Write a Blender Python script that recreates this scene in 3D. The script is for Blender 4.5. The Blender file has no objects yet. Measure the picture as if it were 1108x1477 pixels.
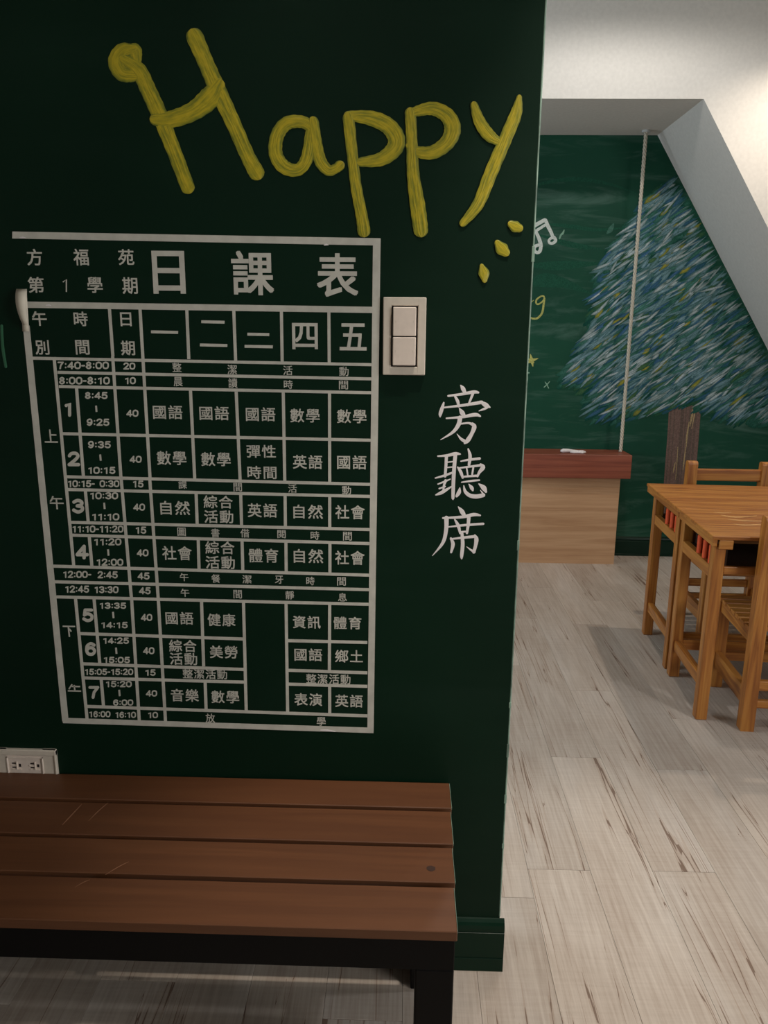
import bpy, bmesh, math, random
from mathutils import Vector, Matrix

# ------------------------------------------------------------------ camera
sc = bpy.context.scene
C = sc.collection
FPX, CX, CY = 1110.0, 554.0, 738.5          # focal length and centre in pixels of the 1108x1477 frame
PITCH, ROLL, YAW = math.radians(13.1217), math.radians(0.5434), math.radians(1.4983)
CAM_H = 1.34
FW = Vector((-math.sin(YAW)*math.cos(PITCH), math.cos(YAW)*math.cos(PITCH), -math.sin(PITCH)))
RT0 = Vector((math.cos(YAW), math.sin(YAW), 0))
RT = RT0*math.cos(ROLL) + RT0.cross(FW)*math.sin(ROLL)
UP = RT.cross(FW)
CO = Vector((0, 0, CAM_H))
cam_d = bpy.data.cameras.new('camera')
cam = bpy.data.objects.new('camera', cam_d); C.objects.link(cam)
cam.matrix_world = Matrix(((RT.x, UP.x, -FW.x, CO.x), (RT.y, UP.y, -FW.y, CO.y), (RT.z, UP.z, -FW.z, CO.z), (0, 0, 0, 1)))
cam_d.sensor_fit = 'VERTICAL'; cam_d.sensor_height = 24.0
cam_d.lens = 24.0*FPX/1477.0
cam_d.clip_start = 0.02
sc.camera = cam

# ------------------------------------------------------------------ world, lamps, exposure
sc.view_settings.view_transform = 'Standard'
sc.view_settings.look = 'None'
sc.view_settings.gamma = 1.0
sc.view_settings.use_curve_mapping = False
sc.view_settings.exposure = 0.0
w = bpy.data.worlds.new('world'); sc.world = w; w.use_nodes = True
w.node_tree.nodes['Background'].inputs[0].default_value = (0.75, 0.88, 1.0, 1)
w.node_tree.nodes['Background'].inputs[1].default_value = 0.5

def area(name, loc, target, sx, sy, power, col, spread=180):
    d = bpy.data.lights.new(name, 'AREA'); d.shape = 'RECTANGLE'; d.size = sx; d.size_y = sy
    d.energy = power; d.color = col; d.spread = math.radians(spread)
    o = bpy.data.objects.new(name, d); C.objects.link(o); o.location = loc
    o.rotation_euler = (Vector(target)-Vector(loc)).to_track_quat('-Z', 'Y').to_euler()
    return o
def spot(name, loc, target, power, col, angle=110, blend=0.6, r=0.04):
    d = bpy.data.lights.new(name, 'SPOT'); d.energy = power; d.color = col
    d.spot_size = math.radians(angle); d.spot_blend = blend; d.shadow_soft_size = r
    o = bpy.data.objects.new(name, d); C.objects.link(o); o.location = loc
    o.rotation_euler = (Vector(target)-Vector(loc)).to_track_quat('-Z', 'Y').to_euler()
    return o
# daylight through the window in the left wall of the far room (hidden behind the near wall)
area('window_daylight', (-2.30, 2.75, 1.60), (1.2, 3.2, 0.9), 2.0, 1.3, 40, (0.82, 0.93, 1.0))
# recessed downlights in the ceiling (far room, near the sloped partition), then an added floor fill
spot('downlight_far', (1.83, 3.60, 2.83), (1.75, 3.35, 0), 52, (1.0, 0.84, 0.68), 128, 0.9, 0.025)
spot('downlight_middle', (0.95, 3.10, 2.83), (0.95, 3.15, 0), 37, (1.0, 0.93, 0.86), 174, 0.3, 0.05)
spot('near_floor_fill', (1.7, 1.5, 2.83), (1.3, 1.7, 0), 40, (0.93, 0.96, 1.0), 120, 0.8, 0.05)  # fill lamp added to brighten the nearer floor
# downlights washing the timetable wall
spot('downlight_wall_left', (-0.22, 1.12, 2.83), (-0.22, 1.16, 0), 17, (1.0, 0.94, 0.86), 40, 0.8, 0.03)
spot('downlight_wall_right', (0.42, 1.06, 2.83), (0.46, 1.06, 0), 120, (1.0, 0.90, 0.78), 50, 0.6, 0.015)
# added fill lights, no seen source: overhead behind the camera, and at right
area('fill_behind_camera', (0.1, -0.6, 2.80), (0.1, 0.1, 0), 1.2, 0.6, 1.5, (1.0, 0.95, 0.88))
area('fill_right', (3.70, -1.0, 1.65), (-0.2, 1.4, 1.1), 1.6, 1.3, 33, (0.98, 0.97, 0.94), 110)

# ------------------------------------------------------------------ helpers
def lin(r, g, b, a=1.0):
    def f(c):
        c /= 255.0
        return c/12.92 if c <= 0.04045 else ((c+0.055)/1.055)**2.4
    return (f(r), f(g), f(b), a)
def ray(px, py): return RT*(px-CX) - UP*(py-CY) + FW*FPX
def on_y(px, py, Y):
    d = ray(px, py); return CO + d*(Y/d.y)
def tag(o, label=None, cat=None, group=None, kind=None):
    if label: o['label'] = label
    if cat: o['category'] = cat
    if group: o['group'] = group
    if kind: o['kind'] = kind
    return o
def thing(name, label, cat, loc=(0, 0, 0), rz=0.0, group=None):
    o = bpy.data.objects.new(name, None); C.objects.link(o)
    o.empty_display_size = 0.05; o.location = loc; o.rotation_euler = (0, 0, rz)
    return tag(o, label, cat, group)
def link(name, me, mat, parent=None):
    o = bpy.data.objects.new(name, me); C.objects.link(o)
    if mat is not None and not me.materials: me.materials.append(mat)
    if parent is not None: o.parent = parent
    return o
def bm_obj(name, bm, mat, parent=None, smooth=False):
    bmesh.ops.recalc_face_normals(bm, faces=bm.faces)
    me = bpy.data.meshes.new(name); bm.to_mesh(me); bm.free()
    if smooth:
        for p in me.polygons: p.use_smooth = True
    return link(name, me, mat, parent)
def add_box(bm, x0, x1, y0, y1, z0, z1, bev=0.0, seg=1):
    vs = [bm.verts.new((x, y, z)) for x in (x0, x1) for y in (y0, y1) for z in (z0, z1)]
    fs = [bm.faces.new([vs[i] for i in q]) for q in ((0, 1, 3, 2), (4, 6, 7, 5), (0, 4, 5, 1), (2, 3, 7, 6), (0, 2, 6, 4), (1, 5, 7, 3))]
    if bev > 0:
        es = {e for f in fs for e in f.edges}
        bmesh.ops.bevel(bm, geom=list(es), offset=bev, segments=seg, profile=0.6, affect='EDGES')
def box(name, mat, parent, x0, x1, y0, y1, z0, z1, bev=0.0, seg=1):
    bm = bmesh.new(); add_box(bm, x0, x1, y0, y1, z0, z1, bev, seg)
    return bm_obj(name, bm, mat, parent)
def prism_x(name, mat, parent, prof, x0, x1):
    """profile of (y, z) pairs extruded along x"""
    bm = bmesh.new()
    a = [bm.verts.new((x0, y, z)) for y, z in prof]; b = [bm.verts.new((x1, y, z)) for y, z in prof]
    n = len(prof); bm.faces.new(a); bm.faces.new(b[::-1])
    for i in range(n): bm.faces.new((a[i], b[i], b[(i+1) % n], a[(i+1) % n]))
    return bm_obj(name, bm, mat, parent)
def prism_y(name, mat, parent, prof, y0, y1):
    """profile of (x, z) pairs extruded along y"""
    bm = bmesh.new()
    a = [bm.verts.new((x, y0, z)) for x, z in prof]; b = [bm.verts.new((x, y1, z)) for x, z in prof]
    n = len(prof); bm.faces.new(a); bm.faces.new(b[::-1])
    for i in range(n): bm.faces.new((a[i], b[i], b[(i+1) % n], a[(i+1) % n]))
    return bm_obj(name, bm, mat, parent)
def add_cyl(bm, x, y, z0, z1, r, n=12, bev=0):
    a = [bm.verts.new((x+r*math.cos(t*2*math.pi/n), y+r*math.sin(t*2*math.pi/n), z0)) for t in range(n)]
    b = [bm.verts.new((v.co.x, v.co.y, z1-bev)) for v in a]
    for i in range(n): bm.faces.new((a[i], a[(i+1) % n], b[(i+1) % n], b[i]))
    bm.faces.new(a[::-1])
    if bev:
        c = [bm.verts.new((x+(v.co.x-x)*(1-bev/r), y+(v.co.y-y)*(1-bev/r), z1)) for v in a]
        for i in range(n): bm.faces.new((b[i], b[(i+1) % n], c[(i+1) % n], c[i]))
        bm.faces.new(c)
    else: bm.faces.new(b)
def add_tube(bm, pts, rad, n=8):
    rings = []
    for i, p in enumerate(pts):
        p = Vector(p); q0 = Vector(pts[max(0, i-1)]); q1 = Vector(pts[min(len(pts)-1, i+1)])
        t = (q1-q0).normalized(); r = rad[i] if isinstance(rad, (list, tuple)) else rad
        u = t.cross(Vector((0, 0, 1)));
        if u.length < 1e-3 or abs(t.z) > .8: u = t.cross(Vector((0, 1, 0)))
        u.normalize(); v = t.cross(u)
        rings.append([bm.verts.new(p+u*r*math.cos(2*math.pi*k/n)+v*r*math.sin(2*math.pi*k/n)) for k in range(n)])
    for a, b in zip(rings, rings[1:]):
        for k in range(n): bm.faces.new((a[k], a[(k+1) % n], b[(k+1) % n], b[k]))
    bm.faces.new(rings[0][::-1]); bm.faces.new(rings[-1])

# ------------------------------------------------------------------ materials
class NT:
    def __init__(s, name, rough=0.6, spec=0.5):
        s.m = bpy.data.materials.new(name); s.m.use_nodes = True; s.t = s.m.node_tree
        s.b = s.t.nodes['Principled BSDF']; s.b.inputs['Roughness'].default_value = rough
        s.b.inputs['Specular IOR Level'].default_value = spec
    def n(s, typ, ins=None, **kw):
        nd = s.t.nodes.new(typ)
        for k, v in kw.items(): setattr(nd, k, v)
        for k, v in (ins or {}).items():
            if hasattr(v, 'links') or isinstance(v, bpy.types.NodeSocket): s.t.links.new(v, nd.inputs[k])
            else: nd.inputs[k].default_value = v
        return nd
    def l(s, a, b): s.t.links.new(a, b)
    def mapping(s, src='Object', scale=(1, 1, 1), add=None, rot=(0, 0, 0)):
        if src == 'Position': co = s.n('ShaderNodeNewGeometry').outputs['Position']
        else: co = s.n('ShaderNodeTexCoord').outputs[src]
        if add is not None: co = s.n('ShaderNodeVectorMath', {0: co, 1: add}, operation='ADD').outputs[0]
        return s.n('ShaderNodeMapping', {'Vector': co, 'Scale': scale, 'Rotation': rot}).outputs[0]
    def noise(s, vec, scale=5, detail=3, rough=0.5, dist=0.0):
        return s.n('ShaderNodeTexNoise', {'Vector': vec, 'Scale': scale, 'Detail': detail, 'Roughness': rough, 'Distortion': dist}).outputs['Fac']
    def ramp(s, fac, stops):
        r = s.n('ShaderNodeValToRGB', {'Fac': fac}); e = r.color_ramp.elements
        while len(e) < len(stops): e.new(0.5)
        for el, (p, c) in zip(e, stops): el.position = p; el.color = c if len(c) == 4 else (*c, 1)
        return r.outputs['Color']
    def mix(s, fac, a, b, typ='MIX'):
        m = s.n('ShaderNodeMix', data_type='RGBA', blend_type=typ)
        for k, v in ((0, fac), (6, a), (7, b)):
            if isinstance(v, bpy.types.NodeSocket): s.l(v, m.inputs[k])
            else: m.inputs[k].default_value = v
        return m.outputs[2]
    def math(s, op, a, b=0.0, c=0.0):
        m = s.n('ShaderNodeMath', operation=op)
        for k, v in ((0, a), (1, b), (2, c)):
            if isinstance(v, bpy.types.NodeSocket): s.l(v, m.inputs[k])
            else: m.inputs[k].default_value = v
        return m.outputs[0]
    def bump(s, h, strength=0.2, dist=0.002):
        b = s.n('ShaderNodeBump', {'Height': h, 'Strength': strength, 'Distance': dist})
        s.l(b.outputs[0], s.b.inputs['Normal'])
    def col(s, c):
        if isinstance(c, bpy.types.NodeSocket): s.l(c, s.b.inputs['Base Color'])
        else: s.b.inputs['Base Color'].default_value = c
        return s
def plain(name, rgb, rough=0.6, spec=0.5, var=0.06, scale=30, metal=0.0):
    k = NT(name, rough, spec); v = k.mapping('Object')
    n = k.noise(v, scale, 4)
    c = lin(*rgb); lo = tuple(x*(1-var*2) for x in c[:3])+(1,); hi = tuple(min(1, x*(1+var*2)) for x in c[:3])+(1,)
    k.col(k.ramp(n, [(0.3, lo), (0.7, hi)])); k.bump(n, 0.08)
    k.b.inputs['Metallic'].default_value = metal
    return k.m
def wood(name, dark, mid, light, axis='x', rough=0.45, rings=1.0, bump=0.1):
    k = NT(name, rough, 0.5)
    rnd = k.n('ShaderNodeObjectInfo').outputs['Random']
    off = k.n('ShaderNodeCombineXYZ', {0: k.math('MULTIPLY', rnd, 37.0), 1: k.math('MULTIPLY', rnd, 91.0), 2: k.math('MULTIPLY', rnd, 13.0)}).outputs[0]
    s = {'x': (0.6, 11, 11), 'y': (11, 0.6, 11), 'z': (11, 11, 0.6)}[axis]
    s2 = tuple(a*7 for a in s)
    v = k.mapping('Object', s, off); v2 = k.mapping('Object', s2, off)
    n1 = k.noise(v, 1.6*rings, 3, 0.55, 0.8)
    wv = k.math('PINGPONG', k.math('MULTIPLY', n1, 9.0), 1.0)
    n2 = k.noise(v2, 1.6, 4, 0.6)
    f = k.math('ADD', k.math('MULTIPLY', wv, 0.45), k.math('MULTIPLY', n2, 0.55))
    k.col(k.ramp(f, [(0.2, lin(*dark)), (0.5, lin(*mid)), (0.85, lin(*light))]))
    k.bump(n2, bump)
    return k.m

# chalkboard-green painted plaster
def green_paint(name, base, hi, rough, smear):
    k = NT(name, rough, 0.16)
    v = k.mapping('Position')
    n = k.noise(v, 2.2, 4, 0.6)
    c = k.ramp(n, [(0.3, lin(*base)), (0.75, lin(*hi))])
    v2 = k.mapping('Position', (1.1, 1, 7.0), rot=(0, 0.25, 0))
    s1 = k.noise(v2, 1.5, 5, 0.65, 0.6)
    dustf = k.math('MULTIPLY', k.ramp(s1, [(0.5, (0, 0, 0)), (0.8, (1, 1, 1))]), smear)
    c = k.mix(dustf, c, lin(120, 150, 140))
    k.col(c)
    f = k.noise(v, 130, 3)
    k.bump(f, 0.12, 0.001)
    return k.m
M = {}
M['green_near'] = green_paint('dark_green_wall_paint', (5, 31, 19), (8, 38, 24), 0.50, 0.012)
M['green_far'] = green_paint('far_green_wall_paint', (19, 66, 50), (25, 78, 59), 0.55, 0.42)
M['green_trim'] = green_paint('green_skirting_paint', (9, 34, 23), (12, 42, 29), 0.28, 0.02)
M['white_wall'] = plain('white_wall_paint', (216, 215, 211), 0.85, 0.2, 0.02, 60)
M['grey_reveal'] = plain('reveal_paint', (196, 200, 200), 0.85, 0.2, 0.02, 60)
M['ceiling'] = plain('ceiling_paint', (225, 222, 215), 0.9, 0.2, 0.01, 40)
M['bead'] = plain('pale_green_corner_bead', (120, 145, 130), 0.5, 0.5, 0.25, 25)
M['vinyl'] = plain('off_white_vinyl', (196, 194, 184), 0.5, 0.4, 0.05, 40)
M['vinyl_back'] = plain('cream_vinyl_backing', (214, 206, 190), 0.55, 0.4, 0.05, 40)
M['vinyl_bright'] = plain('white_vinyl', (226, 220, 220), 0.45, 0.4, 0.03, 40)
M['plastic'] = plain('ivory_plastic', (222, 208, 196), 0.35, 0.5, 0.02, 80)
M['plastic_plate'] = plain('grey_ivory_plate', (208, 198, 184), 0.35, 0.5, 0.02, 80)
M['slot'] = plain('socket_slot', (25, 20, 18), 0.6)
M['black_metal'] = plain('black_powder_coat', (8, 7, 7), 0.6, 0.15, 0.1, 200)
M['rope'] = plain('cotton_rope', (205, 198, 182), 0.9, 0.1, 0.12, 300)
M['orange'] = plain('orange_dowel', (232, 92, 48), 0.5, 0.4, 0.05, 60)
M['cubby'] = plain('dark_cubby_board', (52, 36, 26), 0.7, 0.3, 0.1, 40)
M['bolt'] = plain('steel_bolt', (170, 165, 155), 0.35, 0.5, 0.05, 50, 1.0)
M['glass_frame'] = plain('white_window_frame', (225, 225, 222), 0.4)
for ax in 'xyz':
    M['pine_'+ax] = wood('orange_pine_'+ax, (140, 80, 32), (174, 110, 46), (198, 138, 66), ax, 0.38)
M['slat'] = wood('brown_composite_slat', (86, 50, 27), (92, 55, 30), (99, 60, 34), 'x', 0.5, 0.6, 0.05)
M['redwood'] = wood('red_brown_laminate', (120, 62, 46), (140, 75, 56), (152, 86, 64), 'x', 0.4, 0.7, 0.04)
M['oak'] = wood('light_oak_laminate', (186, 142, 104), (202, 160, 122), (214, 174, 136), 'x', 0.5, 0.5, 0.03)

# grey oak floor plank with dark cracks running along the board
k = NT('grey_oak_plank', 0.5, 0.35)
rnd = k.n('ShaderNodeObjectInfo').outputs['Random']
off = k.n('ShaderNodeCombineXYZ', {0: k.math('MULTIPLY', rnd, 0.37), 1: k.math('MULTIPLY', rnd, 41.0), 2: k.math('MULTIPLY', rnd, 7.0)}).outputs[0]
v = k.mapping('Position', (1, 1, 1), off)
big = k.noise(k.mapping('Position', (4, 1.3, 1), off), 1.2, 4, 0.6)
fine = k.noise(k.mapping('Position', (60, 2.5, 1), off), 2.0, 4, 0.6)
saw = k.noise(k.mapping('Position', (5, 90, 1), off), 1.5, 3, 0.6)
base = k.ramp(big, [(0.25, lin(164, 147, 133)), (0.5, lin(184, 171, 159)), (0.78, lin(196, 188, 181))])
base = k.mix(0.30, base, k.ramp(fine, [(0.3, lin(128, 112, 98)), (0.7, lin(214, 206, 196))]), 'MIX')
base = k.mix(0.07, base, k.ramp(saw, [(0.3, lin(120, 104, 92)), (0.7, lin(220, 212, 204))]), 'MIX')
base = k.mix(1.0, base, k.ramp(rnd, [(0.0, (0.86, 0.85, 0.84)), (1.0, (1.04, 1.03, 1.02))]), 'MULTIPLY')
cr = k.noise(k.mapping('Position', (16, 0.42, 1), off, (0, 0, 0.03)), 1.0, 3.5, 0.55, 0.0)
line = k.math('ABSOLUTE', k.math('SUBTRACT', cr, 0.5))
msk = k.noise(k.mapping('Position', (6, 1.3, 1), off), 1.5, 2)
wid = k.math('MULTIPLY', k.ramp(msk, [(0.44, (0, 0, 0)), (0.68, (1, 1, 1))]), 0.006)
crack = k.math('LESS_THAN', line, wid)
soft = k.math('LESS_THAN', line, k.math('MULTIPLY', wid, 3.2))
base = k.mix(k.math('MULTIPLY', soft, 0.25), base, lin(140, 112, 90))
base = k.mix(k.math('MULTIPLY', crack, 0.75), base, lin(92, 66, 50))
k.col(base)
k.bump(k.math('SUBTRACT', fine, k.math('MULTIPLY', crack, 2.0)), 0.15, 0.001)
M['plank'] = k.m

# brush-painted yellow (UV: x across the stroke, y along it)
k = NT('yellow_brush_paint', 0.4, 0.5)
uv = k.n('ShaderNodeUVMap').outputs[0]
sep = k.n('ShaderNodeSeparateXYZ', {0: uv})
a = k.n('ShaderNodeMapping', {'Vector': uv, 'Scale': (7, 5, 1)}).outputs[0]
st = k.noise(a, 1.0, 4, 0.65, 0.3)
a2 = k.n('ShaderNodeMapping', {'Vector': uv, 'Scale': (2.5, 14, 1)}).outputs[0]
bl = k.noise(a2, 1.0, 2)
edge = k.math('POWER', k.math('ABSOLUTE', k.math('SUBTRACT', k.math('MULTIPLY', sep.outputs[0], 2.0), 1.0)), 3.0)
f = k.math('SUBTRACT', k.math('ADD', k.math('MULTIPLY', st, 0.7), k.math('MULTIPLY', bl, 0.35)), k.math('MULTIPLY', edge, 0.16))
k.col(k.ramp(f, [(0.26, lin(84, 98, 34)), (0.42, lin(140, 138, 34)), (0.56, lin(184, 166, 34)), (0.72, lin(206, 180, 52))]))
k.bump(st, 0.5, 0.002)
M['yellow'] = k.m
# chalk / paint pigment with a colour attribute
k = NT('chalk_pigment', 0.9, 0.1)
at = k.n('ShaderNodeAttribute', attribute_name='pig')
gr = k.noise(k.mapping('Position'), 160, 3)
k.col(k.mix(0.55, at.outputs['Color'], k.mix(1.0, at.outputs['Color'], k.ramp(gr, [(0.3, (0.5, 0.5, 0.5)), (0.7, (1.3, 1.3, 1.3))]), 'MULTIPLY')))
M['chalk'] = k.m
M['chalk_white'] = plain('white_chalk_paint', (206, 214, 208), 0.85, 0.1, 0.08, 120)
M['chalk_yellow'] = plain('pale_yellow_chalk', (178, 180, 106), 0.85, 0.1, 0.15, 120)
M['chalk_mint'] = plain('mint_chalk', (130, 168, 146), 0.85, 0.1, 0.15, 120)

# ------------------------------------------------------------------ the setting
WY = 1.411            # front face of the near wall
FY = 4.66             # green wall at the back of the recess
PY = 3.98             # front face of the white partition
X0, X1, Y0, CZ = -2.4, 3.8, -2.4, 2.85

# floor: subfloor with recessed joints and planks as pieces
fl = tag(box('floor', M['cubby'], None, X0, X1, Y0, 4.9, -0.05, -0.004), kind='structure')
PW, PL, GAP = 0.16, 1.25, 0.0005
known = {0: 1.73, 1: 2.275, 2: 1.735, 3: 2.215, -1: 1.625, 4: 1.30}
random.seed(4)
rest = bmesh.new()
for i in range(-17, 22):
    xa = 0.333 + i*PW
    if xa > X1: break
    y = known.get(i, 1.0 + random.random()*PL)
    if i == 2: joints = [0.49, 1.735, 2.76, 4.0]
    else: joints = None
    if joints is None:
        while y > Y0: y -= PL
        joints = []
        while y < 5.0: joints.append(y); y += PL
    ys = [Y0] + [q for q in joints if Y0+.05 < q < 4.85] + [4.9]
    for ya, yb in zip(ys, ys[1:]):
        xa_, xb_ = max(X0, xa)+GAP/2, min(X1, xa+PW)-GAP/2
        if xb_-xa_ < .02: continue
        vis = yb > 0.7 and -1.35 < xa < 2.8 and not (yb < 0.0)
        if vis: box('plank', M['plank'], fl, xa_, xb_, ya+GAP, yb-GAP, -0.006, 0.0, 0.0006)
        else: add_box(rest, xa_, xb_, ya+GAP, yb-GAP, -0.006, 0.0)
tag(bm_obj('plank_field', rest, M['plank'], fl), kind='stuff')

# ceiling and outer walls
tag(box('ceiling', M['ceiling'], None, X0, X1, Y0, 4.9, CZ, CZ+0.1), kind='structure')
tag(box('wall_back', M['white_wall'], None, X0, X1, Y0-0.1, Y0, 0, CZ), kind='structure')
wb = bmesh.new()
add_box(wb, X1, X1+0.1, Y0, -1.85, 0, CZ); add_box(wb, X1, X1+0.1, -0.15, 4.9, 0, CZ)
add_box(wb, X1, X1+0.1, -1.85, -0.15, 0, 1.0); add_box(wb, X1, X1+0.1, -1.85, -0.15, 2.3, CZ)
tag(bm_obj('wall_right', wb, M['white_wall']), kind='structure')
wf = bmesh.new()
for yy in (-1.85, -1.02, -0.19): add_box(wf, X1+0.03, X1+0.08, yy, yy+0.04, 1.0, 2.3)
for zz in (1.0, 2.26): add_box(wf, X1+0.03, X1+0.08, -1.85, -0.15, zz, zz+0.04)
tag(bm_obj('added_window', wf, M['glass_frame']), kind='structure')  # unseen window, added to go with the fill light at right
# left wall with a window opening in the far room
wr = bmesh.new()
WIN = (1.75, 3.75, 0.95, 2.25)
add_box(wr, X0-0.12, X0, Y0, WIN[0], 0, CZ); add_box(wr, X0-0.12, X0, WIN[1], 4.9, 0, CZ)
add_box(wr, X0-0.12, X0, WIN[0], WIN[1], 0, WIN[2]); add_box(wr, X0-0.12, X0, WIN[0], WIN[1], WIN[3], CZ)
tag(bm_obj('wall_left', wr, M['white_wall']), kind='structure')
wf = bmesh.new()
for yy in (WIN[0], (WIN[0]+WIN[1])/2-0.02, WIN[1]-0.04): add_box(wf, X0-0.08, X0-0.03, yy, yy+0.04, WIN[2], WIN[3])
for zz in (WIN[2], WIN[3]-0.04): add_box(wf, X0-0.08, X0-0.03, WIN[0], WIN[1], zz, zz+0.04)
tag(bm_obj('window_1', wf, M['glass_frame']), kind='structure')

# near wall carrying the timetable
XE = 0.2185
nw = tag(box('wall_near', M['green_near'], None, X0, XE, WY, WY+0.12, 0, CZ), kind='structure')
bm = bmesh.new()
add_cyl(bm, XE-0.0004, WY+0.0012, 0.128, CZ-0.002, 0.0017, 8)
random.seed(11)
for zc, h, d in ((1.475, .026, .0028), (0.95, .02, .002), (0.62, .012, .002), (0.52, .03, .0022), (0.41, .02, .0024), (0.30, .012, .002)):
    add_box(bm, XE-0.003, XE+d*0.8, WY-0.0006, WY+0.003, zc-h/2, zc+h/2, 0.0005)
bm_obj('corner_bead', bm, M['bead'], nw)  # pale colour also paints in the light caught along the plaster corner
# moulded skirting of the near wall
prof = [(WY, 0.0), (WY-0.013, 0.0), (WY-0.013, 0.0315), (WY-0.0105, 0.0335), (WY-0.013, 0.0355), (WY-0.013, 0.096),
        (WY-0.0105, 0.0975), (WY-0.0125, 0.099), (WY-0.0125, 0.106), (WY-0.011, 0.113), (WY-0.008, 0.119), (WY-0.003, 0.1235), (WY, 0.1245)]
tag(prism_x('baseboard_near', M['green_trim'], None, prof, X0, XE+0.010), kind='structure')
# gap-filler at the bottom corner
# green wall at the back of the recess
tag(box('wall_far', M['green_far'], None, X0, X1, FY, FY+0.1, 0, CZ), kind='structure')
prof = [(FY, 0.0), (FY-0.013, 0.0), (FY-0.013, 0.012), (FY-0.011, 0.014), (FY-0.013, 0.016), (FY-0.013, 0.094), (FY-0.006, 0.1), (FY-0.011, 0.104), (FY-0.009, 0.114), (FY, 0.122)]
tag(prism_x('baseboard_far', M['green_trim'], None, prof, X0, 2.8), kind='structure')
# white partition with a recess whose right side slopes (below a stair)
SZ = 2.417
def slant(z): return 1.372 + (SZ-z)/1.555
bm = bmesh.new()
def quad_prism(bm, pts, y0, y1):
    a = [bm.verts.new((x, y0, z)) for x, z in pts]; b = [bm.verts.new((x, y1, z)) for x, z in pts]
    n = len(pts); bm.faces.new(a); bm.faces.new(b[::-1])
    for i in range(n): bm.faces.new((a[i], b[i], b[(i+1) % n], a[(i+1) % n]))
tag(prism_y('wall_partition', M['white_wall'], None,
    [(X0, CZ), (X1, CZ), (X1, 0), (slant(0), 0), (slant(SZ), SZ), (X0, SZ)], PY, FY), kind='structure')

# ------------------------------------------------------------------ flat print on walls
def smooth_path(pts, sub=10):
    out = []; n = len(pts)
    for i in range(n-1):
        p0, p1, p2, p3 = pts[max(0, i-1)], pts[i], pts[i+1], pts[min(n-1, i+2)]
        for s in range(sub):
            t = s/sub
            out.append(tuple(0.5*((2*b)+(-a+c)*t+(2*a-5*b+4*c-d)*t*t+(-a+3*b-3*c+d)*t**3) for a, b, c, d in zip(p0, p1, p2, p3)))
    out.append(pts[-1]); return out
def stroke_mesh(bm, pts, Y, lay, sub=8, cap=True, thick=0.0004, across=4, uvl=None, conv=None, wob=0.0):
    """painted stroke: pts (px, py, width px) laid on the wall plane y = Y, as a ribbon with rounded ends"""
    P = smooth_path(pts, sub) if sub > 1 else list(pts)
    if cap:
        def ends(p, q, sgn):
            dx, dy = p[0]-q[0], p[1]-q[1]; L = math.hypot(dx, dy) or 1; dx /= L; dy /= L; r = p[2]/2
            return [(p[0]+dx*r*math.sin(a), p[1]+dy*r*math.sin(a), max(0.15, p[2]*math.cos(a))) for a in (0.45, 0.85, 1.2, 1.5)]
        P = ends(P[0], P[1], 1)[::-1] + P + ends(P[-1], P[-2], 1)
    uv = bm.loops.layers.uv.verify()
    rows = []; s = 0.0
    for i, p in enumerate(P):
        a, b = P[max(0, i-1)], P[min(len(P)-1, i+1)]
        dx, dy = b[0]-a[0], b[1]-a[1]; L = math.hypot(dx, dy) or 1; nx, ny = -dy/L, dx/L
        if i: s += math.hypot(p[0]-P[i-1][0], p[1]-P[i-1][1])
        wv = p[2]*(1+wob*math.sin(i*1.7+pts[0][0]))
        row = []
        for j in range(across+1):
            t = j/across-0.5
            q = on_y(p[0]+nx*wv*t, p[1]+ny*wv*t, Y)
            e = 1-abs(2*t)**4
            row.append((bm.verts.new((q.x, Y-lay-thick*(0.25+0.75*e), q.z)), (j/across, s*0.004)))
        rows.append(row)
    for r0, r1 in zip(rows, rows[1:]):
        for j in range(across):
            vs = [r0[j], r0[j+1], r1[j+1], r1[j]]
            f = bm.faces.new([x[0] for x in vs])
            for lp, x in zip(f.loops, vs): lp[uv].uv = x[1]
def flat_finish(bm):
    for f in bm.faces:
        f.normal_update()
        if f.normal.y > 0: f.normal_flip()
def paint_obj(name, bm, mat, parent):
    flat_finish(bm)
    me = bpy.data.meshes.new(name); bm.to_mesh(me); bm.free()
    for p in me.polygons: p.use_smooth = True
    return link(name, me, mat, parent)

# --- lettering: built-in font, each entry converted to a mesh
_cache = {}
def glyph_mesh(txt, bold):
    key = (txt, bold)
    if key not in _cache:
        cu = bpy.data.curves.new('lettering', 'FONT'); cu.body = txt; cu.size = 1.0; cu.offset = 0.0
        cu.resolution_u = 3; cu.fill_mode = 'BOTH'; cu.extrude = 0.5
        if len(txt) > 1 and all(ord(c) > 0x2000 for c in txt): cu.space_character = 1.12
        if ':' in txt: cu.space_character = 1.12
        o = bpy.data.objects.new('lettering', cu); C.objects.link(o)
        bpy.context.view_layer.update()
        me = bpy.data.meshes.new_from_object(o.evaluated_get(bpy.context.evaluated_depsgraph_get()))
        bpy.data.objects.remove(o)
        xs = [v.co.x for v in me.vertices]; ys = [v.co.y for v in me.vertices]
        _cache[key] = ([tuple(v.co) for v in me.vertices], [tuple(p.vertices) for p in me.polygons], min(xs), max(xs), min(ys), max(ys))
        bpy.data.meshes.remove(me)
    return _cache[key]
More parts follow.
